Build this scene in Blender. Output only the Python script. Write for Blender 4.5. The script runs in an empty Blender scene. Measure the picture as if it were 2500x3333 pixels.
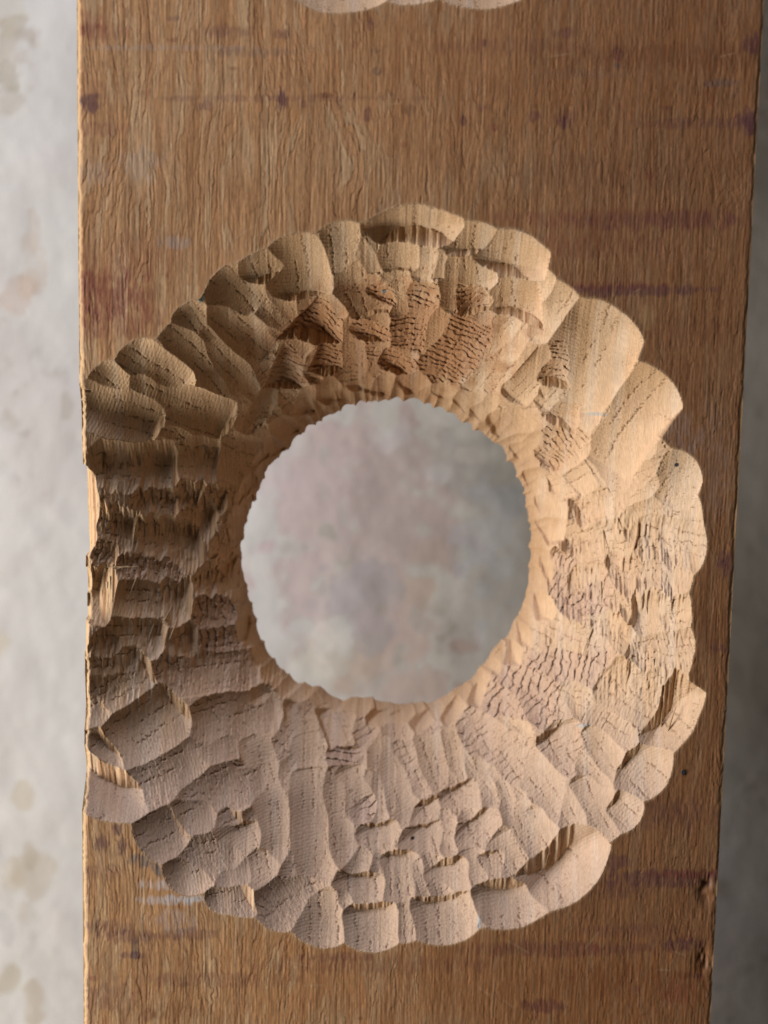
import bpy, math, random
import numpy as np
from mathutils import Matrix, Vector
random.seed(7)
SC = bpy.context.scene
C = SC.collection
# ------------------------------------------------------------------ camera
DIST, LENS, PITCH, ROLL = 0.85, 66.0, math.radians(9.66), math.radians(1.19)
W0, H0 = 2500.0, 3333.0                      # photograph's size; measurements below are in its pixels
FPX = LENS / 36.0 * H0
P = DIST / FPX * H0 / 1024.0                 # one picture pixel of the 768x1024 picture on the board, in metres
RM = Matrix.Rotation(math.pi/2 - PITCH, 3, 'X') @ Matrix.Rotation(ROLL, 3, 'Z')
CAMLOC = -(RM @ Vector((0, 0, -1))) * DIST
cam = bpy.data.cameras.new('camera'); cam.lens = LENS; cam.sensor_fit = 'VERTICAL'; cam.sensor_height = 36
cam.clip_start = 0.01; cam.clip_end = 50
camo = bpy.data.objects.new('camera', cam); C.objects.link(camo)
camo.matrix_world = Matrix.Translation(CAMLOC) @ RM.to_4x4()
cam.dof.use_dof = True; cam.dof.focus_distance = DIST + 0.012; cam.dof.aperture_fstop = 4.5
SC.camera = camo
# ------------------------------------------------------------------ world, lamps, exposure
wd = bpy.data.worlds.new('World'); SC.world = wd; wd.use_nodes = True
wd.node_tree.nodes['Background'].inputs[0].default_value = (1.0, 0.86, 0.72, 1)
wd.node_tree.nodes['Background'].inputs[1].default_value = 0.026
def area(name, loc, target, sx, sy, power, col):
    l = bpy.data.lights.new(name, 'AREA'); l.shape = 'RECTANGLE'; l.size = sx; l.size_y = sy; l.energy = power; l.color = col
    o = bpy.data.objects.new(name, l); C.objects.link(o); o.location = loc
    o.rotation_euler = (Vector(target) - Vector(loc)).to_track_quat('-Z', 'Y').to_euler()
    return o
area('window_light', (-1.28, -0.46, -0.46), (0, 0.05, 0), 0.5, 0.9, 22, (1.0, 0.96, 0.90))
area('skylight_light', (-0.85, -0.64, 1.30), (0, 0, 0), 0.6, 0.6, 18.5, (0.76, 0.81, 1.0))
SC.view_settings.view_transform = 'Standard'; SC.view_settings.look = 'None'
SC.view_settings.exposure = 0.08; SC.view_settings.gamma = 1.0; SC.view_settings.use_curve_mapping = False
# ------------------------------------------------------------------ projection helpers (board frame: X right, Y up, Z out towards the camera, unit P)
R = np.array(RM); CL = np.array(CAMLOC)
def unproj(px, py, depth=0.0):
    """photo pixel -> board x, y (in P) on the plane `depth` P behind the face"""
    px = np.asarray(px, float); py = np.asarray(py, float)
    d = np.stack([(px - W0/2)/FPX, -(py - H0/2)/FPX, -np.ones_like(px)], -1) @ R.T
    t = (np.asarray(depth)*P - CL[1]) / d[..., 1]
    return (CL[0] + d[..., 0]*t)/P, (CL[2] + d[..., 2]*t)/P
def proj(X, Y, depth=0.0):
    q = np.stack([X*P - CL[0], np.zeros_like(X) + depth*P - CL[1], Y*P - CL[2]], -1) @ R
    return W0/2 + FPX*q[..., 0]/-q[..., 2], H0/2 - FPX*q[..., 1]/-q[..., 2]
# ------------------------------------------------------------------ noise
def _h(i, j, s):
    n = (i.astype(np.int64)*374761393 + j.astype(np.int64)*668265263 + s*974634777) & 0xffffffff
    n = ((n ^ (n >> 13)) * 1274126177) & 0xffffffff
    return ((n ^ (n >> 16)) & 0xffffff) / float(0xffffff)
def vn(x, y, s=0):
    xi = np.floor(x); yi = np.floor(y); fx = x - xi; fy = y - yi
    fx = fx*fx*(3-2*fx); fy = fy*fy*(3-2*fy); xi = xi.astype(np.int64); yi = yi.astype(np.int64)
    a = _h(xi, yi, s); b = _h(xi+1, yi, s); c = _h(xi, yi+1, s); d = _h(xi+1, yi+1, s)
    return (a + (b-a)*fx)*(1-fy) + (c + (d-c)*fx)*fy
def fbm(x, y, s=0, o=4, g=0.5):
    r = 0; a = 1; t = 0
    for k in range(o):
        r = r + a*vn(x*2**k, y*2**k, s+k*17); t += a; a *= g
    return r/t
def ss(a, b, x):
    t = np.clip((x-a)/(b-a), 0, 1); return t*t*(3-2*t)
# ------------------------------------------------------------------ outlines measured on the photograph
CX, CY = 1258.0, 1790.0
OUT = [(150,1300),(271,1215),(385,1145),(497,1108),(603,985),(663,919),(784,830),(919,812),(934,760),(1040,725),(1160,722),(1251,690),(1356,665),(1447,738),(1552,715),(1620,740),(1748,765),(1786,869),(1876,970),(2004,1000),(2057,1115),(2110,1185),(2160,1281),(2170,1416),(2235,1480),(2273,1643),(2295,1793),(2253,1914),(2253,2095),(2230,2260),(2235,2411),(2190,2500),(2152,2582),(2070,2690),(1959,2780),(1934,2900),(1830,2970),(1733,3010),(1627,3045),(1507,3075),(1371,3064),(1251,3095),(1115,3090),(964,3030),(844,2985),(753,2940),(618,2895),(512,2810),(422,2705),(390,2670),(301,2650),(120,2560),(40,2200),(0,1900),(40,1600)]
HOLE = [(1326,1294),(1218,1307),(1111,1326),(1022,1377),(933,1465),(858,1541),(845,1617),(797,1718),(788,1775),(797,1832),(820,1940),(858,2079),(915,2168),(1003,2218),(1104,2269),(1193,2263),(1294,2291),(1383,2279),(1497,2244),(1560,2180),(1623,2092),(1680,2010),(1718,1934),(1725,1851),(1728,1769),(1718,1655),(1668,1503),(1617,1440),(1528,1383),(1471,1345),(1383,1313)]
def polar(pts):
    a = np.array([math.atan2(y-CY, x-CX) for x, y in pts]); r = np.array([math.hypot(x-CX, y-CY) for x, y in pts])
    o = np.argsort(a); a = a[o]; r = r[o]
    return np.concatenate([a-2*math.pi, a, a+2*math.pi]), np.concatenate([r, r, r])
oa, orr = polar(OUT); ha, hr = polar(HOLE); hr = hr*.985
# width of the throat ring (finer gouging beside the hole), by angle
ta = np.radians(np.array([-180,-150,-120,-100,-80,-60,-45,-30,0,30,60,90,120,150,180.])); tw = np.array([62,75,110,105,95,120,140,120,85,70,70,78,75,62,62.])
DT, T = 112.0, 160.0
def base(px, py):
    th = np.arctan2(py-CY, px-CX); r = np.hypot(px-CX, py-CY)
    ro = np.interp(th, oa, orr); rh = np.interp(th, ha, hr); rt = rh + np.interp(th, ta, tw)
    s = (ro - r)/(ro-rt); q = (rt - r)/(rt - rh)
    d = np.where(s < 0, 0, DT*(.62*np.clip(s, 0, 1)+.38*np.clip(s, 0, 1)**2))
    d = np.where(q > 0, DT + (T-DT)*q, d)
    return d, s, q, th
def pt(px, py):
    D = float(base(np.array(px, float), np.array(py, float))[0])
    X, Y = unproj(px, py, D); return float(X), float(Y), D
# ------------------------------------------------------------------ the grid
xl = float(unproj(258, 1667)[0]); xr = float(unproj(2400, 1667)[0])
STEP = 0.78
def axis(lo, hi, a, b, step, coarse):
    return np.concatenate([np.arange(lo, a, coarse), np.arange(a, b, step), np.arange(b, hi, coarse), [hi]])
gx = np.linspace(xl, xr, int((xr-xl)/STEP))
gy = axis(-1400, 1300, -585, 560, STEP, 5.0)
X, Y = np.meshgrid(gx, gy)
NY, NX = X.shape
D = np.zeros_like(X)
for k in range(5):
    px, py = proj(X, Y, D); Dn, S_, Q_, TH = base(px, py); D = Dn if k == 0 else 0.5*D + 0.5*Dn
px, py = proj(X, Y, D)
lr = np.abs(np.cos(TH))**2.0                                  # how much cuts run across the grain
# ragged ends of fibres: columns of the field are shifted along the grain
Jx = (vn(X/2.1, Y/90., 3)-.5)*1.0 + (vn(X/6.5, Y/60., 4)-.5)*1.6 + (vn(X/1.1, Y/40., 5)-.5)*.7
flank = np.where(px < CX, ss(1380, 1560, py)*ss(2420, 2200, py), ss(1560, 1760, py)*ss(2380, 2200, py)*ss(2290, 2190, px)*ss(1720, 1850, px))
Jm = .5 + np.where(px > CX, 6.5, 4.0)*lr*flank*ss(0.25, .6, vn(X/55., Y/30., 8))
YW = Y + Jx*Jm
XW = X + (vn(X/24., Y/24., 9)-.5)*3
YW = YW + (vn(X/24., Y/24., 10)-.5)*3
# ------------------------------------------------------------------ gouge strokes: head x,y -> end x,y, width (photo px), roughness, torn-chip size, extra depth
G = [
(300,1215,400,1290,120,0,0,0),(250,1310,505,1395,140,0,1,0),(385,1145,580,1275,120,0,1,0),(400,1270,720,1405,130,0,1,0),(500,1105,560,1180,80,0,0,0),
(555,1060,760,1270,115,0,0,0),(620,1120,800,1290,90,0,.2,0),(690,1220,850,1380,100,0,.8,0),(605,985,670,1080,95,0,0,0),(650,1090,900,1330,100,0,0,0),
(705,890,790,980,135,0,.2,0),(690,1000,865,1160,120,0,.8,0),(870,1090,965,1180,110,0,.7,0),(820,960,940,1085,70,0,.5,0),(848,815,872,888,150,0,1.3,1),
(870,920,990,1130,95,0,.2,0),(975,765,1005,945,150,0,1,0),(1000,955,1045,1055,120,.25,.8,0),(1000,1090,1040,1150,90,0,0,0),(950,1240,900,1330,90,0,0,0),
(1108,722,1125,845,125,0,.1,0),(1200,722,1230,825,85,0,0,0),(1170,760,1205,890,85,0,.7,0),(1338,665,1342,735,195,0,2.0,1),(1290,755,1295,875,110,0,.6,0),
(1108,850,1190,1018,145,.25,.9,0),(1400,785,1372,885,75,0,.2,0),(1440,770,1430,905,80,0,.3,0),(1540,715,1530,808,155,0,.7,0),(1500,812,1525,928,115,0,.7,0),
(1660,745,1640,858,165,0,1.5,1),(1620,905,1630,1000,150,0,1.1,0),(1290,930,1262,985,100,1,1,0),(1370,915,1335,1110,100,1,0,1),(1310,885,1290,930,85,0,0,0),
(1445,928,1520,1015,115,.9,.9,0),(1420,1000,1370,1130,90,.15,0,0),(1475,1030,1405,1140,100,.1,0,0),(1125,1045,1080,1097,145,1,1.3,1),(1245,1040,1228,1097,115,1,1,1),
(1262,1115,1240,1200,125,.7,0,0),(1140,1130,1110,1200,115,1,.9,1),(1015,1155,965,1250,115,.6,.8,1),(1065,1150,1045,1215,70,.5,0,0),(1345,1150,1310,1210,105,1,.7,1),
(1590,1035,1470,1225,150,1,.2,1),(1660,1060,1600,1150,100,.7,0,0),(1560,1015,1530,1060,80,0,0,0),(1650,1130,1580,1230,130,.3,0,0),
(1845,925,1760,1040,115,0,.2,0),(1765,950,1720,1050,115,0,0,0),(1730,880,1700,960,95,0,0,0),(1990,995,1850,1250,180,0,0,2),(1940,1120,1860,1290,130,0,0,2),(1885,1080,1795,1235,65,1,0,2),
(2120,1190,1935,1440,175,0,0,1),(2000,1275,1925,1385,60,.6,0,1),(2215,1468,2155,1585,125,0,.2,0),(2050,1425,1910,1510,130,0,.5,0),(1865,1365,1770,1455,100,1,0,1),
(1800,1285,1790,1350,110,.4,.6,0),(1755,1180,1770,1230,80,1,1,2),(1925,1485,1830,1545,115,.2,.4,0),(2110,1525,1880,1620,115,.4,.3,0),(2268,1605,2020,1695,135,0,.3,0),
(1965,1560,1865,1640,100,.3,.5,0),(2285,1680,2000,1720,100,0,.3,0),(2300,1775,2085,1745,135,.1,1.6,1),(1975,1700,1835,1745,120,.3,.5,0),(1920,1800,1825,1850,110,.3,.4,0),
(2240,1870,1985,1840,120,.4,1.4,0),(2250,1985,2080,1985,115,.1,1.2,1),(2260,2065,2085,2090,115,.3,.2,0),(2255,2140,2065,2120,95,.2,.8,0),(2240,2215,2065,2200,115,.1,.2,0),
(1960,2020,1800,1900,140,1,.2,1),(1990,1930,1850,1890,110,.5,1,0),(1870,2065,1745,2010,110,.2,0,0),(1995,2210,1760,2110,150,1,0,0),(1980,2110,1800,2050,110,.6,.2,0),(1860,2300,1650,2160,140,1,0,0),
(1700,2320,1590,2235,130,1,0,0),(1750,2150,1680,2100,90,.5,0,0),(2175,2370,1995,2260,165,.15,0,1),(2235,2410,2170,2355,190,0,2.0,3),(2090,2420,1900,2290,140,.3,.2,0),
(1870,2530,1790,2400,155,.5,.6,0),(1985,2540,1900,2390,110,.1,.8,0),(2150,2575,2060,2485,150,0,1.2,0),(2068,2690,2000,2620,105,0,.9,0),(1975,2735,1895,2580,115,0,.4,0),
(1835,2660,1690,2480,135,.15,.3,0),(1785,2825,1690,2650,115,0,.1,0),(1870,2710,1800,2560,100,0,0,0),(1905,2905,1825,2815,205,0,2.4,3),(1650,3020,1645,2912,195,0,1.2,1),
(1705,2860,1655,2760,135,0,.3,0),(1450,3075,1435,2950,195,0,.8,1),(1215,3100,1210,2972,170,0,.8,0),(1055,3085,1055,2962,165,0,.5,0),(1325,3060,1320,2965,75,0,.2,0),
(925,3030,930,2930,130,0,.2,0),(1195,2945,1190,2860,155,0,1.1,0),(1312,2955,1300,2792,135,0,1,0),(1478,2915,1456,2828,165,0,1,0),(1440,2790,1400,2692,145,0,.8,0),
(1262,2775,1240,2692,145,0,.7,0),(1140,2810,1115,2540,125,0,.3,0),(1040,2890,1030,2550,130,0,.2,0),(1030,2525,1025,2432,125,0,.5,0),(938,2800,885,2420,115,0,0,0),
(960,2540,950,2437,60,.7,.4,0),(1150,2520,1145,2442,125,1,.7,0),(1225,2680,1180,2540,145,0,.1,0),(1235,2655,1200,2600,95,1,.7,1),(1355,2700,1280,2430,125,0,0,0),
(1395,2600,1330,2440,105,.5,0,0),(1455,2680,1410,2612,125,0,.7,0),(1468,2580,1410,2420,135,.1,.3,0),(1555,2645,1510,2560,175,.1,.9,0),(1615,2740,1560,2662,155,.3,.9,0),
(1618,2860,1600,2782,135,0,.8,0),(1570,2870,1548,2795,95,0,.3,0),(1645,2500,1540,2350,135,.7,0,0),(1725,2570,1640,2450,135,.4,.2,0),(1165,2400,1130,2320,115,.2,0,0),
(1040,2410,1020,2310,115,.1,0,0),(1245,2410,1210,2340,95,.5,.4,1),(915,2400,890,2290,95,0,.3,0),(1330,2430,1310,2350,95,.2,0,0),(1430,2420,1400,2340,110,.6,0,0),
(350,2440,560,2300,155,0,1,0),(390,2560,625,2450,155,.3,.5,0),(610,2345,840,2270,150,.4,0,0),(570,2430,755,2370,115,.3,.6,0),(560,2590,795,2490,155,.4,.2,0),
(440,2740,565,2680,155,.15,.6,0),(540,2650,675,2600,125,0,.6,0),(565,2790,745,2730,135,.3,.7,0),(535,2865,640,2810,115,.1,.8,0),(665,2930,785,2905,100,.3,.6,0),
(690,2830,770,2800,100,.2,.5,0),(820,2975,960,2880,155,.35,.2,0),(680,2690,745,2650,115,.3,.8,0),(855,2790,820,2690,155,0,1,0),(892,2860,870,2772,125,0,.7,0),
(842,2605,830,2490,95,.8,.8,0),(775,2625,800,2560,105,.1,.2,0),(280,2650,330,2560,240,.1,2.0,3),(300,2480,345,2440,110,0,1.1,1),(270,2300,470,2190,120,0,.5,0),
(250,2340,330,2290,100,0,.4,0),(290,1520,550,1532,115,0,1.3,1),(480,1485,700,1500,115,0,1,0),(280,1690,420,1722,115,0,.6,0),(420,1735,632,1757,125,0,1.0,1),
(590,1655,685,1680,95,0,.8,0),(675,1605,725,1620,70,.5,.6,0),(380,1925,600,1937,125,0,.5,0),(650,1860,755,1865,95,0,.2,0),(360,2045,520,2052,115,0,.5,0),
(250,1880,320,1900,150,0,1.4,2),(530,2110,625,2090,115,.2,.6,0),(640,1990,765,1970,115,.8,.2,0),(640,2090,775,2070,115,1,.2,0),(300,2110,385,2100,105,.2,.5,0),
(510,2170,795,2130,135,.6,.2,0),(290,2190,455,2150,115,0,.5,0),(690,1440,835,1500,115,0,0,0),(720,1560,795,1580,95,0,0,0),(510,1400,700,1480,110,0,.5,0),
(560,1600,640,1620,90,.4,.5,0),(430,1620,560,1640,100,.4,.4,0),(380,1820,560,1840,90,.8,.2,0),(700,1750,765,1760,80,.3,.3,0),(250,1780,370,1800,100,.5,.4,0),(800,1380,860,1430,90,0,0,0)]
_r = random.Random(21)
for _k in range(110):
    _t = _r.uniform(-math.pi, math.pi); _f = _r.uniform(.15, .72)
    _ro = float(np.interp(_t, oa, orr)); _ri = float(np.interp(_t, ha, hr)) + float(np.interp(_t, ta, tw))
    if math.cos(_t) < -.8: continue
    _ra = _ro + (_ri-_ro)*_f; _rb = max(_ra - _r.uniform(120, 260), _ri-20); _t2 = _t + _r.uniform(-.06, .06)
    G.append((CX+_ra*math.cos(_t), CY+_ra*math.sin(_t), CX+_rb*math.cos(_t2), CY+_rb*math.sin(_t2), _r.uniform(50, 78), _r.choice([0, 0, .1, .4]), _r.choice([0, 0, .2, .6]), _r.uniform(.4, 1.3)))
# the upper carving: only its three lowest scallops reach into the picture
G2 = [(1130,45,1120,-110,190,0,.6,2),(1345,10,1340,-110,120,0,.4,0),(1575,25,1570,-110,185,0,.6,2),(1240,-60,1240,-200,200,0,.5,4),(1460,-60,1450,-200,200,0,.5,4),(960,-40,1000,-180,190,0,.5,1),(1760,-50,1720,-190,190,0,.5,1),(820,-150,880,-260,190,0,.5,1),(1900,-150,1850,-270,190,0,.5,1)]
Z = np.full_like(X, 0.0); IDX = np.full(X.shape, -1, np.int32)
U = np.zeros_like(X); V = np.zeros_like(X); REG = np.zeros_like(X); RGH = np.zeros_like(X)
# ground left between strokes
basez = -np.where(S_ > .06, np.clip(D-3.0, 0, None), 0) ; basez = np.where(Q_ > 0, -D+2.2, basez)
m = basez < -0.5; Z = np.where(m, basez, Z); IDX[m] = 10000
def stroke(i, x0, y0, x1, y1, w, r, t, dd, D0=None, D1=None, Rk=.92, hk=.45, upper=False):
    k = 1024/H0
    if upper:
        X0, Y0 = map(float, unproj(x0, y0)); X1, Y1 = map(float, unproj(x1, y1)); D0 = max(0, (40-y0)*.10); D1 = (45-y1)*.20
    else:
        X0, Y0, a = pt(x0, y0); X1, Y1, b = pt(x1, y1); D0 = a if D0 is None else D0; D1 = b if D1 is None else D1
    if not upper and y0 > 2380 and t < 1.15: t *= .5
    w = w*k*1.06; L = math.hypot(X1-X0, Y1-Y0); ux, uy = (X1-X0)/L, (Y1-Y0)/L
    if t <= .25 and hk < .5 and i < 900: D1 += (D1-D0)/L*.3*w; L += .3*w
    mar = w*.75 + 26*t + 14
    xa, xb = sorted((X0, X1)); ya, yb = sorted((Y0, Y1))
    i0, i1 = np.searchsorted(gy, [ya-mar, yb+mar]); j0, j1 = np.searchsorted(gx, [xa-mar, xb+mar])
    if i1 <= i0 or j1 <= j0: return
    sl = (slice(i0, i1), slice(j0, j1))
    dx = XW[sl]-X0; dy = YW[sl]-Y0; u = dx*ux + dy*uy; v = -dx*uy + dy*ux
    bend = ((i*37) % 11 - 5)/5.*.0016; v = v + bend*(u-L*.5)**2
    sag = v*v/(2*Rk*w); b = w/8.2 + dd*1.5; h = hk*w
    e = b*(1-((h-np.minimum(u, h))/h)**2)
    tt = u/L
    fl = D0 + (D1-D0)*np.clip(tt, -.5, 1.0) + e + t*4.4*ss(.2, 1.0, tt) + 1.2*np.sin(u/9.0+i)*np.clip(tt, 0, 1)
    slope = .50 if t > 0.25 else .25
    over = u - L - (v*v)/w*(.75 if t > .25 else -.3)
    fl = np.where(over > 0, fl - slope*over, fl)
    z = -(fl - sag)
    z = np.where(np.abs(v) > w*.8, 99, z)
    ok = z < Z[sl]
    Z[sl] = np.where(ok, z, Z[sl]); IDX[sl] = np.where(ok, i, IDX[sl]); U[sl] = np.where(ok, u, U[sl]); V[sl] = np.where(ok, v/w, V[sl])
    REG[sl] = np.where(ok, (over > 0)*(t > .25)*1.0, REG[sl]); RGH[sl] = np.where(ok, r, RGH[sl])
for i, g in enumerate(G): stroke(i, *g)
for i, g in enumerate(G2): stroke(500+i, *g, upper=True)
# split facet along the left arris
for (y0, y1, wd_, dep) in ((1010, 1215, 30, 26), (1240, 1300, 12, 8), (1330, 1420, 10, 7)):
    ya = float(unproj(200, y1*1.507)[1]); yb = float(unproj(200, y0*1.507)[1])
    prof = np.sqrt(np.clip(1-((Y-(ya+yb)/2)/((yb-ya)/2))**2, 0, 1))
    ww = wd_*.463*prof*(.8+.4*vn(Y/14., X*0, 61)); q = (X-xl)
    zz = Z.copy(); f = -8 - dep*(1-q/np.maximum(ww, .1))**1
    mm = (q < ww) & (prof > 0)
    Zb = np.minimum(Z, Z - dep*np.clip(1-q/np.maximum(ww, .1), 0, 1))
    REG = np.where(mm, 1.0, REG); Z = np.where(mm, Zb, Z)
# ------------------------------------------------------------------ throat: small gouges around the hole
rr = random.Random(11)
n = 0
for row, cnt in ((0, 40), (1, 50), (2, 62)):
    for k in range(cnt):
        th = -math.pi + 2*math.pi*(k+rr.uniform(-.22, .22))/cnt
        rh = float(np.interp(th, ha, hr)); tww = float(np.interp(th, ta, tw))
        f0 = (1.05, .72, .40)[row]+rr.uniform(-.13, .12); f1 = f0-(.75, .75, .55)[row]
        f1 = f1 if row == 0 else -.6; tilt = rr.uniform(-.03, .03)+(.05 if -2.2 < th < -.3 else 0)
        wdt = 2*math.pi*rh/cnt*rr.uniform(1.15, 1.5)
        x0 = CX+(rh+f0*tww)*math.cos(th+tilt); y0 = CY+(rh+f0*tww)*math.sin(th+tilt)
        x1 = CX+(rh+f1*tww)*math.cos(th); y1 = CY+(rh+f1*tww)*math.sin(th)
        if row == 0: D1 = DT+(T-DT)*(1-f1)
        d0 = DT+(T-DT)*(1-f0); d1 = DT+(T-DT)*(1-f1)
        stroke(1000+n, x0, y0, x1, y1, wdt, 0, 0, .4 if row == 0 else .7, D0=d0-(0 if row == 0 else 1.6), D1=d1-(0 if row == 0 else 1.6), Rk=.5 if row == 0 else .34); n += 1
carved = IDX >= 0
# scallops where each small stroke breaks out at the back of the opening
pha = TH*62/(2*math.pi) + (vn(TH*9+50, TH*0, 58)-.5)*1.6
sf = 2*np.mod(pha, 1)-1
Z = Z + np.where(Q_ > -.2, ss(-.1, 1.0, Q_)*(1-.4*ss(-.2, .6, np.cos(TH)))*(4.0*np.abs(sf)**1.8 - 2.6 + 2*(_h(np.floor(pha).astype(np.int64), np.zeros(X.shape, np.int64), 59)-.5)), 0)
# ------------------------------------------------------------------ detail relief
fresh = carved.astype(float)
thr = ((IDX >= 1000) & (IDX < 9999)).astype(float)
tornm = REG
rough = np.where(IDX == 10000, .55, RGH)*carved*(1-thr)
fib = (vn(X/1.7, Y/60., 21)-.5)*1.0 + (vn(X/4.2, Y/90., 22)-.5)*1.8 + (vn(X/1.7, Y/9., 28)-.5)*.5
dz = tornm*fib*1.7
# fine ripples left by the edge, across each stroke
dz += (1-tornm)*(1-thr)*carved*(.13*np.sin(2*np.pi*(U+1.5*vn(X/20., Y/20., 30)+6*V*V)/3.3))
dz += thr*(.16*np.sin(2*np.pi*(U+3*vn(X/9., Y/9., 35))/(5.5+3*vn(X/40., Y/40., 33))))
# torn-up scales in the rough strokes
per = np.where(py > 1900, 8.0, 5.6)
wr = 7*vn(X/13., Y/13., 40)+2.6*vn(X/3.4, Y/3.4, 41) - 9*V*V
sgn = U + wr
saw = np.mod(sgn/per, 1.0)
rmod = rough*ss(.3, .7, vn(X/11., Y/11., 42)+rough*.3)
dz += rmod*(1-tornm)*(-1.7*saw + .6) + rmod*(fbm(X/3., Y/3., 44, 3)-.5)*1.6
crk = rmod*(1-tornm)*ss(.80, .95, saw)*ss(.42, .7, vn(X/4., Y/4., 45))
dz -= crk*1.6
# ragged cross-grain tearing on the left and right flanks
xg = lr*flank*carved*(1-thr)*(1-tornm)
face_up = np.clip(np.gradient(Z, gy, axis=0)*-1, -1, 1)
rag = xg*np.where(px > CX, ss(.30, .5, vn(X/30., Y/16., 50)), ss(.42, .62, vn(X/38., Y/13., 50)))
spk = np.maximum(vn(X/1.9, YW/9., 51), vn(X/3.3, YW/14., 52))
dz += rag*(spk-.6)*4.0
dz += xg*(vn(X/1.3, Y/26., 55)-.5)*.5
crk2 = rag*ss(.50, .25, spk)
# rows of open pores along the strokes
pore = np.zeros_like(X)
for v0, sd in ((-.22, 70), (.06, 72), (.30, 74)):
    vv = V - v0*(.8+.5*vn(IDX*1.3, IDX*0., sd)) + (vn(U/6., IDX*3.1, sd)-.5)*.05 + (vn(U/1.4, IDX*3.1, sd+5)-.5)*.05
    pore = np.maximum(pore, np.exp(-(vv/.022)**2)*ss(.42, .62, vn(U/1.3, IDX*7.7+V*30, sd+1))*ss(.32, .55, vn(U/17., IDX*5.5, sd+2)))
pore *= carved*(1-thr)*(1-tornm)
pore2 = ss(.80, .88, vn(X/1.8, Y/1.5, 80))*ss(.45, .7, vn(X/14., Y/25., 81))*carved*(1-tornm)*(1-thr)
dz -= pore*1.1 + pore2*.35
dz += carved*(fbm(X/2.2, Y/2.2, 90, 2)-.5)*.28
# ------------------------------------------------------------------ weathered face: thin overlapping growth layers that step down towards the heart of the cathedral
xc = float(unproj(1330, 500)[0]); yc = float(unproj(1330, 560)[1])
rx = X - xc + (fbm(X/90., Y/200., 100, 3)-.5)*60
bull = 60*np.exp(-((X-xc)/75.)**2-((Y-yc)/150.)**2)
ax = np.sqrt(rx**2 + 30**2 + (np.clip(np.abs(Y-yc), 0, 400)*.10)**2) + bull*.9
ph = ax + (fbm(X/9., Y/110., 101, 3)-.5)*22 + (vn(X/3., Y/22., 102)-.5)*3.0 + (vn(X/1.6, Y/6., 103)-.5)*.8 + (vn(X/5., Y/7., 107)-.5)*1.4
pr = 4.6
fr = np.mod(ph/pr, 1.0); lay = np.floor(ph/pr)
amp = .35+1.1*_h(lay.astype(np.int64), lay.astype(np.int64)*0, 104)
stepm = ss(.25, .55, vn(X/12., Y/40., 105))*.75+.25
fz = -(fr)*amp*stepm*.30
fz += (vn(X/1.3, Y/22., 110)-.5)*.3 + (fbm(X/2.5, Y/7., 111, 3)-.5)*.35 + (fbm(X/60., Y/90., 112, 2)-.5)*2.0
edge_line = (ss(.86, .97, fr)+ss(.10, .0, fr))*stepm*np.clip(amp, 0, 1.2)
dz = np.where(carved, dz, fz)
# near the rim the face curls over a little
Z = Z + dz
el = X - xl - 1.6*vn(Y/18., Y*0, 120)-1.2*vn(Y/3.5, Y*0, 121); er = xr - X - 2.2*vn(Y/22., Y*0, 122)-.8*vn(Y/4., Y*0, 123)
Z = Z - 5.5*np.clip(1-el/4.2, 0, 1)**2 - 1.0*np.clip(1-er/2.5, 0, 1)**2
# dents on the right arris
for (sx, sy, rx_, ry_, dp) in ((2300, 2890, 26, 50, 3.5), (2290, 3130, 24, 45, 3), (2440, 2190, 6, 8, 2)):
    ex, ey = map(float, unproj(sx, sy)); Z -= dp*np.exp(-((X-ex)/(rx_*.31))**2-((Y-ey)/(ry_*.31))**2)*(.5+vn(X/3., Y/8., 125))
# ------------------------------------------------------------------ colour of the wood, with some light falloff and cool light painted in (linear)
def s2l(r, g, b): return np.array([((c/255.)/12.92 if c/255. < .04045 else ((c/255.+.055)/1.055)**2.4) for c in (r, g, b)])
def mix(c, col, a): return c + (col - c)*a[..., None]
fxs, fys = proj(X, Y, 0*X)
one = np.ones(X.shape+(3,))
lw = fbm(X/7., Y/120., 130, 4)
colF = one*s2l(184, 137, 92)
colF = mix(colF, s2l(196, 164, 124), ss(.45, .8, vn(lay*1.7, Y/70.+lay, 131))*.55)
colF = mix(colF, s2l(144, 98, 58), ss(.4, .8, fbm(X/4., Y/70., 132, 3))*.6)
colF = mix(colF, s2l(124, 78, 44), ss(-150, 300, X)*.72)  # darker to the right: wood tone plus light falloff put into the colour
colF = mix(colF, s2l(104, 64, 38), edge_line*.36)
colF = colF*(1+(vn(X/1.2, Y/14., 133)-.5)*.22+(fbm(X/2., Y/3., 134, 2)-.5)*.25)[..., None]
RED = s2l(120, 48, 44); PUR = s2l(72, 36, 58); GRY = s2l(168, 158, 150); BRN = s2l(96, 54, 34); ORG = s2l(170, 100, 42); BLU = s2l(70, 82, 90); WHT = s2l(205, 200, 198)
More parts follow.
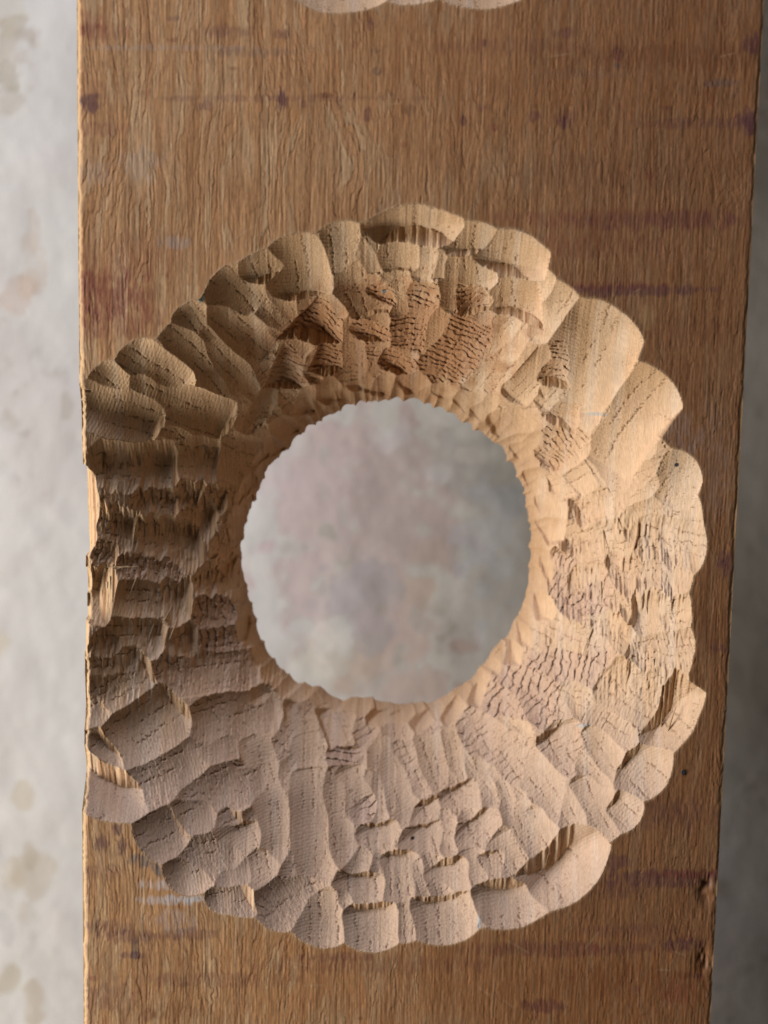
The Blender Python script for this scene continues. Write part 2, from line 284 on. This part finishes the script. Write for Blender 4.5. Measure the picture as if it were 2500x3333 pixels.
ST = [(320,960,190,70,RED,.75),(330,900,170,60,RED,.35),(380,1050,160,60,RED,.55),(430,820,160,70,RED,.35),(310,420,160,22,RED,.4),(290,300,60,70,RED,.3),(300,335,38,30,PUR,.9),(310,105,110,30,RED,.5),
(280,80,70,40,RED,.45),(730,105,70,22,PUR,.5),(920,315,16,26,PUR,1),(920,110,30,16,PUR,.6),(920,320,420,12,PUR,.4),(665,345,30,16,PUR,.6),(500,155,350,10,GRY,.35),(830,170,130,16,BLU,.4),(1205,80,16,20,PUR,.6),
(1195,370,12,26,PUR,.8),(1830,110,40,22,PUR,.7),(1580,140,8,14,PUR,.9),(1700,150,300,26,PUR,.3),(2010,175,18,22,PUR,.7),(2010,215,10,10,BLU,.9),(2450,150,34,40,PUR,.95),(2200,185,420,45,BRN,.55),(1830,400,14,26,PUR,.95),
(1840,380,40,28,PUR,.5),(2440,400,40,44,PUR,.95),(2300,400,220,20,PUR,.45),(2340,270,70,14,BLU,.55),(2390,300,16,24,BLU,.25),(1900,240,130,20,BLU,.25),(1510,395,12,16,PUR,.9),(1575,350,20,20,PUR,.5),(2050,715,420,36,RED,.45),
(2150,720,300,30,PUR,.35),(2060,945,260,20,PUR,.75),(2000,930,160,16,RED,.5),(1900,800,280,40,RED,.3),(2000,560,300,60,BRN,.3),(2200,1080,220,50,BRN,.3),(2090,1110,14,20,PUR,.6),(300,2690,9,18,PUR,.0),
(330,2745,20,26,PUR,.8),(400,2760,14,26,PUR,.75),(380,2690,14,26,PUR,.8),(480,2800,60,22,BLU,.8),(515,2825,22,24,BLU,1),(560,2930,120,16,WHT,.7),(520,2880,60,18,WHT,.6),(640,2925,90,12,WHT,.8),(560,3000,80,40,WHT,.3),
(330,2840,60,26,PUR,.4),(330,3020,80,26,PUR,.6),(440,3050,120,22,PUR,.6),(430,3110,40,12,PUR,.8),(440,3090,12,34,BLU,.5),(620,3040,90,20,PUR,.5),(700,3190,250,26,PUR,.4),(330,3250,110,50,PUR,.45),(560,3290,160,26,BRN,.4),
(1240,3140,420,30,PUR,.4),(1100,3115,120,16,PUR,.55),(1800,3090,320,26,PUR,.65),(2220,3075,90,22,PUR,.8),(2050,3030,160,22,PUR,.4),(1760,3275,70,22,PUR,.85),(2050,3200,330,60,BRN,.5),(2200,3230,60,40,RED,.45),
(2150,2860,220,30,PUR,.7),(2230,2845,110,14,RED,.6),(2000,2810,90,22,PUR,.65),(2180,2650,160,50,PUR,.4),(2010,2900,120,30,PUR,.4),(2230,1845,20,40,PUR,.6),(2365,1840,24,46,PUR,.85),(2350,2110,30,14,PUR,.6),
(2300,2080,90,80,BRN,.45),(2330,1500,60,200,GRY,.18),(2220,1430,60,90,GRY,.3),(460,540,70,60,GRY,.35),(300,560,80,40,GRY,.3),(580,790,60,22,GRY,.5),(1600,200,900,260,ORG,.25),(1500,3200,900,180,ORG,.35),(2110,1040,30,40,s2l(190,150,100),.6)]
rs = random.Random(5)
for k in range(46):
    ST.append((rs.uniform(300, 2400), rs.choice([rs.uniform(60, 640), rs.uniform(3000, 3320), rs.uniform(300, 420)]), rs.uniform(6, 26), rs.uniform(6, 20), rs.choice([PUR, RED, BRN]), rs.uniform(.3, .7)))
nA = fbm(X/4.5, Y/11., 140, 4); nB = fbm(X/1.5, Y/10., 141, 2)
for (sx, sy, a, b, c_, k) in ST:
    e = ((fxs-sx)/a)**2 + ((fys-sy)/b)**2
    msk = ss(1.5, .2, e + (nA-.5)*3.0)*ss(.25, .6, nB+k*.22)
    colF = mix(colF, c_, np.clip(msk*k*.68, 0, 1))
# scratches
for k in range(26):
    sx, sy = rs.uniform(250, 2400), rs.choice([rs.uniform(20, 1000), rs.uniform(3050, 3300)]); an = rs.uniform(-1.0, 1.0); ln = rs.uniform(14, 60)
    du = (fxs-sx)*math.cos(an)-(fys-sy)*math.sin(an); dv = (fxs-sx)*math.sin(an)+(fys-sy)*math.cos(an)
    colF = mix(colF, s2l(200, 165, 125), np.exp(-(dv/3.)**2)*ss(ln, ln*.6, np.abs(du))*.25)
def blur(a, n):
    for _ in range(n):
        a = (a + np.roll(a, 1, 0)+np.roll(a, -1, 0)+np.roll(a, 1, 1)+np.roll(a, -1, 1))/5
    return a
# fresh cuts
colC = one*s2l(222, 184, 143)
colC = mix(colC, s2l(208, 168, 124), ss(.35, .75, fbm(X/26., Y/60., 150, 3))*.6)
colC = mix(colC, s2l(222, 198, 170), ss(.5, .8, fbm(X/9., Y/130., 151, 3))*.5)
colC = colC*(1+(vn(X/1.4, Y/30., 152)-.5)*.10+(vn(X/5., Y/120., 153)-.5)*.10)[..., None]
_rb = fbm(X/10., Y/10., 157, 4); _rs = blur(rough, 10)
colC = mix(colC, s2l(176, 118, 74), np.clip(ss(2000, 1500, py)*(_rs*.22 + .45*ss(1.5, .3, ((px-1270)/430)**2+((py-1110)/190)**2+(_rb-.5)*2.4)), 0, 1)); colC = mix(colC, s2l(190, 152, 132), _rs*ss(1500, 2000, py)*.45); colC = mix(colC, s2l(208, 178, 158), ss(2100, 2700, py)*.45)  # pinkish tint on lower cuts is cool light from above, put into the colour
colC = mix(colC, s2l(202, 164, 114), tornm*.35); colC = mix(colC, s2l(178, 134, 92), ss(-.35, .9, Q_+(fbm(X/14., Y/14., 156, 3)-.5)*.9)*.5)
stp = ss(.5, .75, fbm(X/1.8, Y/150., 154, 2))*tornm
colC = mix(colC, s2l(152, 96, 52), stp*.65)
colC = mix(colC, s2l(96, 52, 28), np.clip(crk*.35+crk2*.2, 0, .9))
colC = mix(colC, s2l(120, 72, 38), np.clip(pore*.6+pore2*.45, 0, .85))
# paint let into the surface where the cuts meet the face
for (sx, sy, a, b, c_, k) in ((655,960,12,26,s2l(110,150,150),.8),(1250,950,8,6,s2l(80,140,150),.7),(1945,1352,34,7,s2l(150,165,165),.5),(1560,3010,6,34,s2l(160,180,180),.6),(1900,2365,24,8,s2l(170,178,178),.5),(2205,1515,8,7,s2l(50,50,60),1),(1343,2738,7,6,s2l(40,40,40),1)):
    e = ((px-sx)/a)**2 + ((py-sy)/b)**2
    colC = mix(colC, c_, ss(1.5, .3, e+(nA-.5)*1.2)*k)
fm = fresh
# pale fibre fringe where the face meets a cut
bl = blur(fresh, 14)
colF = mix(colF, s2l(186, 148, 108), np.clip(ss(.03, .42, bl+(nB-.5)*.25)*.8, 0, 1))
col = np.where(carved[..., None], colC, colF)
edg = np.clip(1-el/3.2, 0, 1)
col = mix(col, s2l(205, 168, 118), ss(.1, .7, edg)*.85)
edgr = np.clip(1-er/3.0, 0, 1); col = mix(col, s2l(180, 140, 96), ss(.2, .8, edgr)*.6)
col = np.clip(col, .004, .9)
# ------------------------------------------------------------------ mesh building
def material(name, rough_=.62, spec=.35, bump=.25, scale=900., attr=True, base_=(.5, .5, .5), stretch=.12):
    m = bpy.data.materials.new(name); m.use_nodes = True; nt = m.node_tree; b = nt.nodes['Principled BSDF']
    b.inputs['Roughness'].default_value = rough_; b.inputs['Specular IOR Level'].default_value = spec
    tc = nt.nodes.new('ShaderNodeTexCoord'); mp = nt.nodes.new('ShaderNodeMapping'); mp.inputs['Scale'].default_value = (1, stretch, 1)
    nt.links.new(tc.outputs['Object'], mp.inputs[0])
    nz = nt.nodes.new('ShaderNodeTexNoise'); nz.inputs['Scale'].default_value = scale; nz.inputs['Detail'].default_value = 4
    nt.links.new(mp.outputs[0], nz.inputs['Vector'])
    bp = nt.nodes.new('ShaderNodeBump'); bp.inputs['Strength'].default_value = bump; bp.inputs['Distance'].default_value = .0004
    nt.links.new(nz.outputs[0], bp.inputs['Height']); nt.links.new(bp.outputs[0], b.inputs['Normal'])
    mr = nt.nodes.new('ShaderNodeMapRange'); mr.inputs[1].default_value = .3; mr.inputs[2].default_value = .7; mr.inputs[3].default_value = .86; mr.inputs[4].default_value = 1.12
    nt.links.new(nz.outputs[0], mr.inputs[0])
    mx = nt.nodes.new('ShaderNodeMix'); mx.data_type = 'RGBA'; mx.blend_type = 'MULTIPLY'; mx.inputs[0].default_value = 1
    if attr:
        at = nt.nodes.new('ShaderNodeAttribute'); at.attribute_name = 'wood'; nt.links.new(at.outputs['Color'], mx.inputs[6])
    else: mx.inputs[6].default_value = (*base_, 1)
    nt.links.new(mr.outputs[0], mx.inputs[7]); nt.links.new(mx.outputs[2], b.inputs['Base Color'])
    return m
M_face = material('weathered_wood', .55, .45, .35); M_cut = material('fresh_cut_wood', .62, .3, .6, 1400.)
def mesh_obj(name, V3, F, mat, colr=None, parent=None, smooth=True):
    V3 = np.asarray(V3, np.float32); F = np.asarray(F, np.int32)
    me = bpy.data.meshes.new(name); me.vertices.add(len(V3)); me.vertices.foreach_set('co', V3.ravel())
    k = F.shape[1]; me.loops.add(F.size); me.loops.foreach_set('vertex_index', F.ravel())
    me.polygons.add(len(F)); me.polygons.foreach_set('loop_start', np.arange(0, F.size, k, dtype=np.int32))
    me.polygons.foreach_set('use_smooth', np.full(len(F), smooth, bool))
    if colr is not None:
        at = me.attributes.new('wood', 'FLOAT_COLOR', 'POINT'); c4 = np.ones((len(V3), 4), np.float32); c4[:, :3] = colr; at.data.foreach_set('color', c4.ravel())
    me.materials.append(mat); me.update(calc_edges=True); me.validate()
    o = bpy.data.objects.new(name, me); C.objects.link(o); o.parent = parent
    return o
board = bpy.data.objects.new('carved_board', None); C.objects.link(board)
board['label'] = 'thick weathered wooden board with a gouged round opening cut right through it'; board['category'] = 'board'
board.rotation_euler = (math.pi/2, 0, 0)               # board frame: X right, Y up, Z towards the camera
board.empty_display_size = .05
idx = np.arange(NY*NX).reshape(NY, NX)
quads = np.stack([idx[:-1, :-1], idx[:-1, 1:], idx[1:, 1:], idx[1:, :-1]], -1).reshape(-1, 4)
below = (Z < -T)
# edge of the opening: slide vertices that fell below the back face up to it along the slope
gzy, gzx = np.gradient(Z, gy, gx); g2 = np.maximum(gzx**2+gzy**2, .3)
dlt = np.clip((-T - Z)/g2, -3, 3)
lim = np.hypot(gzx, gzy)*np.abs(dlt); sc_ = np.where(lim > 1.2, 1.2/np.maximum(lim, 1e-6), 1)
Xf = np.where(below, X+gzx*dlt*sc_, X); Yf = np.where(below, Y+gzy*dlt*sc_, Y); Zf = np.where(below, -T, Z)
bq = below.ravel()[quads]; keep = bq.sum(1) < 4
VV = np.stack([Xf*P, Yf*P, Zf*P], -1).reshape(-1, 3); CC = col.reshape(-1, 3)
ylim = float(unproj(1250, 330)[1])
cq = carved.ravel()[quads].sum(1) >= 2
topq = Y.ravel()[quads].mean(1) > ylim
def sub(name, mask, mat):
    q = quads[mask]; u, inv = np.unique(q, return_inverse=True)
    return mesh_obj(name, VV[u], inv.reshape(-1, 4), mat, CC[u], board)
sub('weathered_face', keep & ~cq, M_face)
h1 = sub('carved_hollow', keep & cq & ~topq, M_cut); h1['label'] = 'pale funnel of overlapping gouge cuts around the opening'
h2 = sub('carved_hollow', keep & cq & topq, M_cut); h2['label'] = 'lower scallops of another carving at the top edge'
# side and back
def strip(name, j, flip, c_):
    n_ = NY; K = 14; vs = []; cs = []
    for k in range(K+1):
        f = k/K; z = Z[:, j]*(1-f) - T*f
        x = gx[j] + (-1 if flip else 1)*((1.2 if flip else -16.)*f + (fbm(gy/40., gy*0+f*4, 200+j % 7, 3)-.5)*2.0*f)
        vs.append(np.stack([x*P, gy*P, z*P], -1)); c0 = s2l(*c_)*np.ones((n_, 3))*(.8+.4*fbm(gy/60., gy*0+f*14, 210, 3))[:, None]
        cs.append(col[:, j]*(1-min(1, f*6)) + c0*min(1, f*6))
    ii = np.arange((K+1)*n_).reshape(K+1, n_)
    F = np.stack([ii[:-1, :-1], ii[1:, :-1], ii[1:, 1:], ii[:-1, 1:]], -1).reshape(-1, 4)
    if not flip: F = F[:, ::-1]
    return mesh_obj(name, np.concatenate(vs), F, M_face, np.concatenate(cs), board)
strip('board_side', 0, True, (196, 158, 112)); strip('board_side', NX-1, False, (150, 108, 68))
ang = np.linspace(-math.pi, math.pi, 160, endpoint=False)
hx, hy = unproj(CX+np.interp(ang, ha, hr)*np.cos(ang), CY+np.interp(ang, ha, hr)*np.sin(ang), T)
rings = []
mx_, my_ = hx.mean(), hy.mean()
for f in (.0, .3, 1):
    ex = []; 
    for a_, x_, y_ in zip(ang, hx, hy):
        dx, dy = x_-mx_, y_-my_; t1 = ((xr if dx > 0 else xl)-mx_)/dx; t2 = ((1300 if dy > 0 else -1400)-my_)/dy; t_ = min(t1, t2)
        k = 1.09+(t_-1.09)*f; ex.append(((mx_+dx*k)*P, (my_+dy*k)*P, (-T-.5)*P))
    rings += ex
F = []
for r_ in range(2):
    for k in range(160): a = r_*160+k; b = r_*160+(k+1) % 160; F.append((a, b, b+160, a+160))
M_back = material('board_back_wood', .7, .3, .4, attr=False, base_=(.28, .17, .09))
mesh_obj('board_back', rings, F, M_back, None, board)
# ------------------------------------------------------------------ loose fibres and splinters standing off the surface
def zat(x, y):
    j = min(max(int(np.searchsorted(gx, x)), 0), NX-1); i = min(max(int(np.searchsorted(gy, y)), 0), NY-1); return Z[i, j], i, j
def fibre(vs, fs, cs, x, y, z, dx, dy, dz_, L, w, curl=0.0, seg=4):
    b0 = len(vs); d = Vector((dx, dy, dz_)).normalized(); side = d.cross(Vector((0, 0, 1)))
    if side.length < .1: side = Vector((1, 0, 0))
    side.normalize(); nrm = side.cross(d); p = Vector((x, y, z))
    for k in range(seg+1):
        ww = w*(1-k/seg*.85)
        for a in (0, 2.094, 4.188):
            q = p + side*(ww*math.cos(a)) + nrm*(ww*math.sin(a)); vs.append((q.x*P, q.y*P, q.z*P))
        d = (d + nrm*curl + side*curl*.6).normalized(); p = p + d*(L/seg)
    for k in range(seg):
        for a in range(3):
            i = b0+3*k; fs.append((i+a, i+(a+1) % 3, i+3+(a+1) % 3, i+3+a))
M_fib = material('loose_fibre', .6, .3, .1, attr=False, base_=(.62, .46, .28))
vs, fs = [], []
bd = carved[1:-1, 1:-1] & (~carved[2:, 1:-1] | ~carved[:-2, 1:-1] | ~carved[1:-1, 2:] | ~carved[1:-1, :-2])
bi, bj = np.nonzero(bd); fr_ = random.Random(3)
for k in range(900):
    q = fr_.randrange(len(bi)); i, j = bi[q]+1, bj[q]+1; y = gy[i]; x = gx[j]
    if not -560 < y < 545: continue
    up = 1 if y > 0 else -1
    fibre(vs, fs, None, x, y-up*1.5, Z[i, j]+.2, fr_.uniform(-.35, .35), up*1.0, fr_.uniform(.1, .7), fr_.uniform(2, 5.5), fr_.uniform(.10, .22), fr_.uniform(-.15, .15))
ti, tj = np.nonzero((tornm > 0) | (rag > .7))
for k in range(700):
    q = fr_.randrange(len(ti)); i, j = ti[q], tj[q]; y = gy[i]; x = gx[j]
    if not -560 < y < 545 or below[i, j]: continue
    fibre(vs, fs, None, x, y, Z[i, j]-.3, fr_.uniform(-.25, .25), fr_.choice([-1, 1]), fr_.uniform(.05, .5), fr_.uniform(2.5, 7), fr_.uniform(.10, .3), fr_.uniform(-.1, .1))
ff = mesh_obj('loose_fibre', vs, fs, M_fib, None, board); ff['kind'] = 'stuff'
M_spl = material('splinter_wood', .6, .3, .3, attr=False, base_=(.56, .39, .22))
SPL = [(345,1850,1,.02,.25,32,.9),(350,1865,.9,.35,.2,20,.7),(345,1900,0.02,-1,.15,90,1.6),(355,1880,.04,-1,.2,70,1.2),(530,2030,.5,1,.3,24,1.6),(548,2090,.4,1,.35,28,1.8),(500,2030,-.3,-1,.3,22,1.2),(445,1880,-.4,-1,.3,26,1.0),
(682,2020,.1,1,.3,22,1.4),(765,1790,.3,1,.4,14,.7),(620,2180,.3,-1,.3,22,1.5),(1930,2050,-.4,-1,.3,30,1.5),(1960,1900,.05,-1,.3,46,1.6),(2100,1900,.08,-1,.25,40,1.5),(2130,2150,.2,-1,.3,16,1.6),(1850,1780,.3,1,.3,14,1),
(1965,1730,.15,-1,.3,40,1.0),(2180,2390,.2,1,.3,30,1.4),(2160,2380,-.1,1,.35,24,1.2),(830,860,.3,.4,.4,12,.8),(360,2180,.1,1,.2,24,1.0),(470,2160,-.05,1,.2,26,1.1),(1780,2835,.1,1,.4,16,1.2),(1750,2830,.0,1,.4,14,1.4)]
for (sx, sy, dx, dy, dz_, L, w) in SPL:
    x, y, d = pt(sx, sy); z, i, j = zat(x, y); v2, f2 = [], []
    fibre(v2, f2, None, x, y, z, dx, dy, dz_*.6, L, w, fr_.uniform(-.04, .04), 6)
    mesh_obj('splinter', v2, f2, M_spl, None, board)
# a dark nail head near the lower right of the face
import bmesh
bm = bmesh.new(); bmesh.ops.create_cone(bm, cap_ends=True, segments=20, radius1=3.0*P, radius2=2.5*P, depth=1.6*P)
bmesh.ops.bevel(bm, geom=bm.edges[:], offset=.3*P, segments=2, affect='EDGES')
me = bpy.data.meshes.new('nail_head'); bm.to_mesh(me); bm.free(); me.materials.append(material('dark_iron', .5, .4, .5, 1500., False, (.035, .035, .04), 1))
nl = bpy.data.objects.new('nail_head', me); C.objects.link(nl); nl.parent = board
x, y = map(float, unproj(2225, 2514)); nl.location = (x*P, y*P, .2*P); nl.scale = (.8, 1.1, 1)
# ------------------------------------------------------------------ the plaster wall behind
WD = 0.20
def wallmat():
    m = bpy.data.materials.new('old_plaster'); m.use_nodes = True; nt = m.node_tree; N = nt.nodes; Lk = nt.links; b = N['Principled BSDF']; b.inputs['Roughness'].default_value = .8
    at = N.new('ShaderNodeAttribute'); at.attribute_name = 'wood'; Lk.new(at.outputs['Color'], b.inputs['Base Color'])
    tc = N.new('ShaderNodeTexCoord'); nz = N.new('ShaderNodeTexNoise'); nz.inputs['Scale'].default_value = 60; nz.inputs['Detail'].default_value = 6; Lk.new(tc.outputs['Object'], nz.inputs['Vector'])
    bp = N.new('ShaderNodeBump'); bp.inputs['Strength'].default_value = .2; bp.inputs['Distance'].default_value = .002; Lk.new(nz.outputs[0], bp.inputs['Height']); Lk.new(bp.outputs[0], b.inputs['Normal'])
    return m
wx = np.concatenate([np.linspace(-2.2, -.42, 40)[:-1], np.linspace(-.42, .42, 480), np.linspace(.42, 2.0, 40)[1:]])
wy = np.concatenate([np.linspace(-1.4, -.45, 30)[:-1], np.linspace(-.45, .45, 500), np.linspace(.45, 1.4, 30)[1:]])
WX, WY = np.meshgrid(wx, wy)
wpx, wpy = proj(WX/P, WY/P, WX*0+WD/P)
f1 = fbm(WX*16, WY*10, 300, 5); f2 = fbm(WX*38, WY*38, 301, 4); f3 = fbm(WX*90, WY*90, 302, 3)
wc = np.ones(WX.shape+(3,))*s2l(212, 209, 202)
wc = mix(wc, s2l(204, 196, 190), ss(.45, .65, f1)*.6)
def wb(sx, sy, a, b, c_, k, fr=2.6, soft=.5):
    global wc
    e = ((wpx-sx)/a)**2 + ((wpy-sy)/b)**2
    wc = mix(wc, s2l(*c_)*(1 if sx < 300 else (1.14, 1.16, 1.2)), ss(1+soft, 1-soft, e+(f2-.5)*fr*.8+(f1-.5)*fr*.5+(f3-.5)*fr*1.5)*k*(.6 if sx < 300 else 1))
    wc = mix(wc, s2l(*c_)*.82, (1-np.clip(np.abs(e+(f2-.5)*fr*.8+(f1-.5)*fr*.5+(f3-.5)*fr*.9-1)/.22, 0, 1))*k*.35)
for q in [(60,180,60,110,(176,160,132),.8),(10,330,70,40,(170,158,130),.6),(90,110,40,30,(172,160,148),.5),(110,840,50,150,(196,176,154),.8),(60,960,60,60,(200,172,150),.6),(40,250,40,60,(170,165,150),.5),(20,60,60,60,(190,180,150),.4),
          (80,2600,30,40,(186,168,134),.7),(110,2850,55,70,(184,166,136),.6),(95,2780,22,50,(176,158,128),.6),(40,2860,40,50,(190,175,146),.6),(80,2980,36,40,(186,172,148),.6),(20,3020,30,60,(160,160,160),.5),(20,3200,40,50,(176,160,128),.8),(110,3260,40,60,(172,150,116),.7),(0,2100,26,40,(200,180,140),.6),
          (1180,1700,260,420,(196,176,170),.8),(1300,2100,160,260,(192,170,158),.75),(1000,1500,200,160,(200,182,176),.5),(1350,1600,220,220,(186,170,164),.5),(1120,2160,120,90,(186,172,152),.5),(1380,1900,70,120,(196,180,160),.35),
          (1180,1950,120,160,(170,168,170),.5),(1560,1480,140,120,(168,168,160),.5),(1420,1540,40,34,(216,212,208),.45),(1270,1420,60,50,(216,212,210),.4),(1690,1640,60,34,(160,165,168),.35),(1600,1780,90,200,(196,198,200),.5),
          (1060,2080,60,60,(225,218,205),.5),(1020,2180,60,50,(222,216,200),.5),(1550,1480,60,30,(220,212,200),.4)]: wb(*q)
wc = mix(wc, s2l(150, 140, 120), ss(.60, .72, f3)*ss(.5, .62, f1)*.35)
wc = wc*(1+(f2-.5)*.12)[..., None]
wz = -WD + (f1-.5)*.003 + (f2-.5)*.002 
ii = np.arange(WX.size).reshape(WX.shape); F = np.stack([ii[:-1, :-1], ii[:-1, 1:], ii[1:, 1:], ii[1:, :-1]], -1).reshape(-1, 4)
wo = mesh_obj('plaster_wall', np.stack([WX, WY, wz], -1).reshape(-1, 3), F, wallmat(), np.clip(wc, 0, .9).reshape(-1, 3))
wo.rotation_euler = (math.pi/2, 0, 0); wo['label'] = 'blotchy off-white plaster wall with beige patches behind the board'; wo['category'] = 'wall'
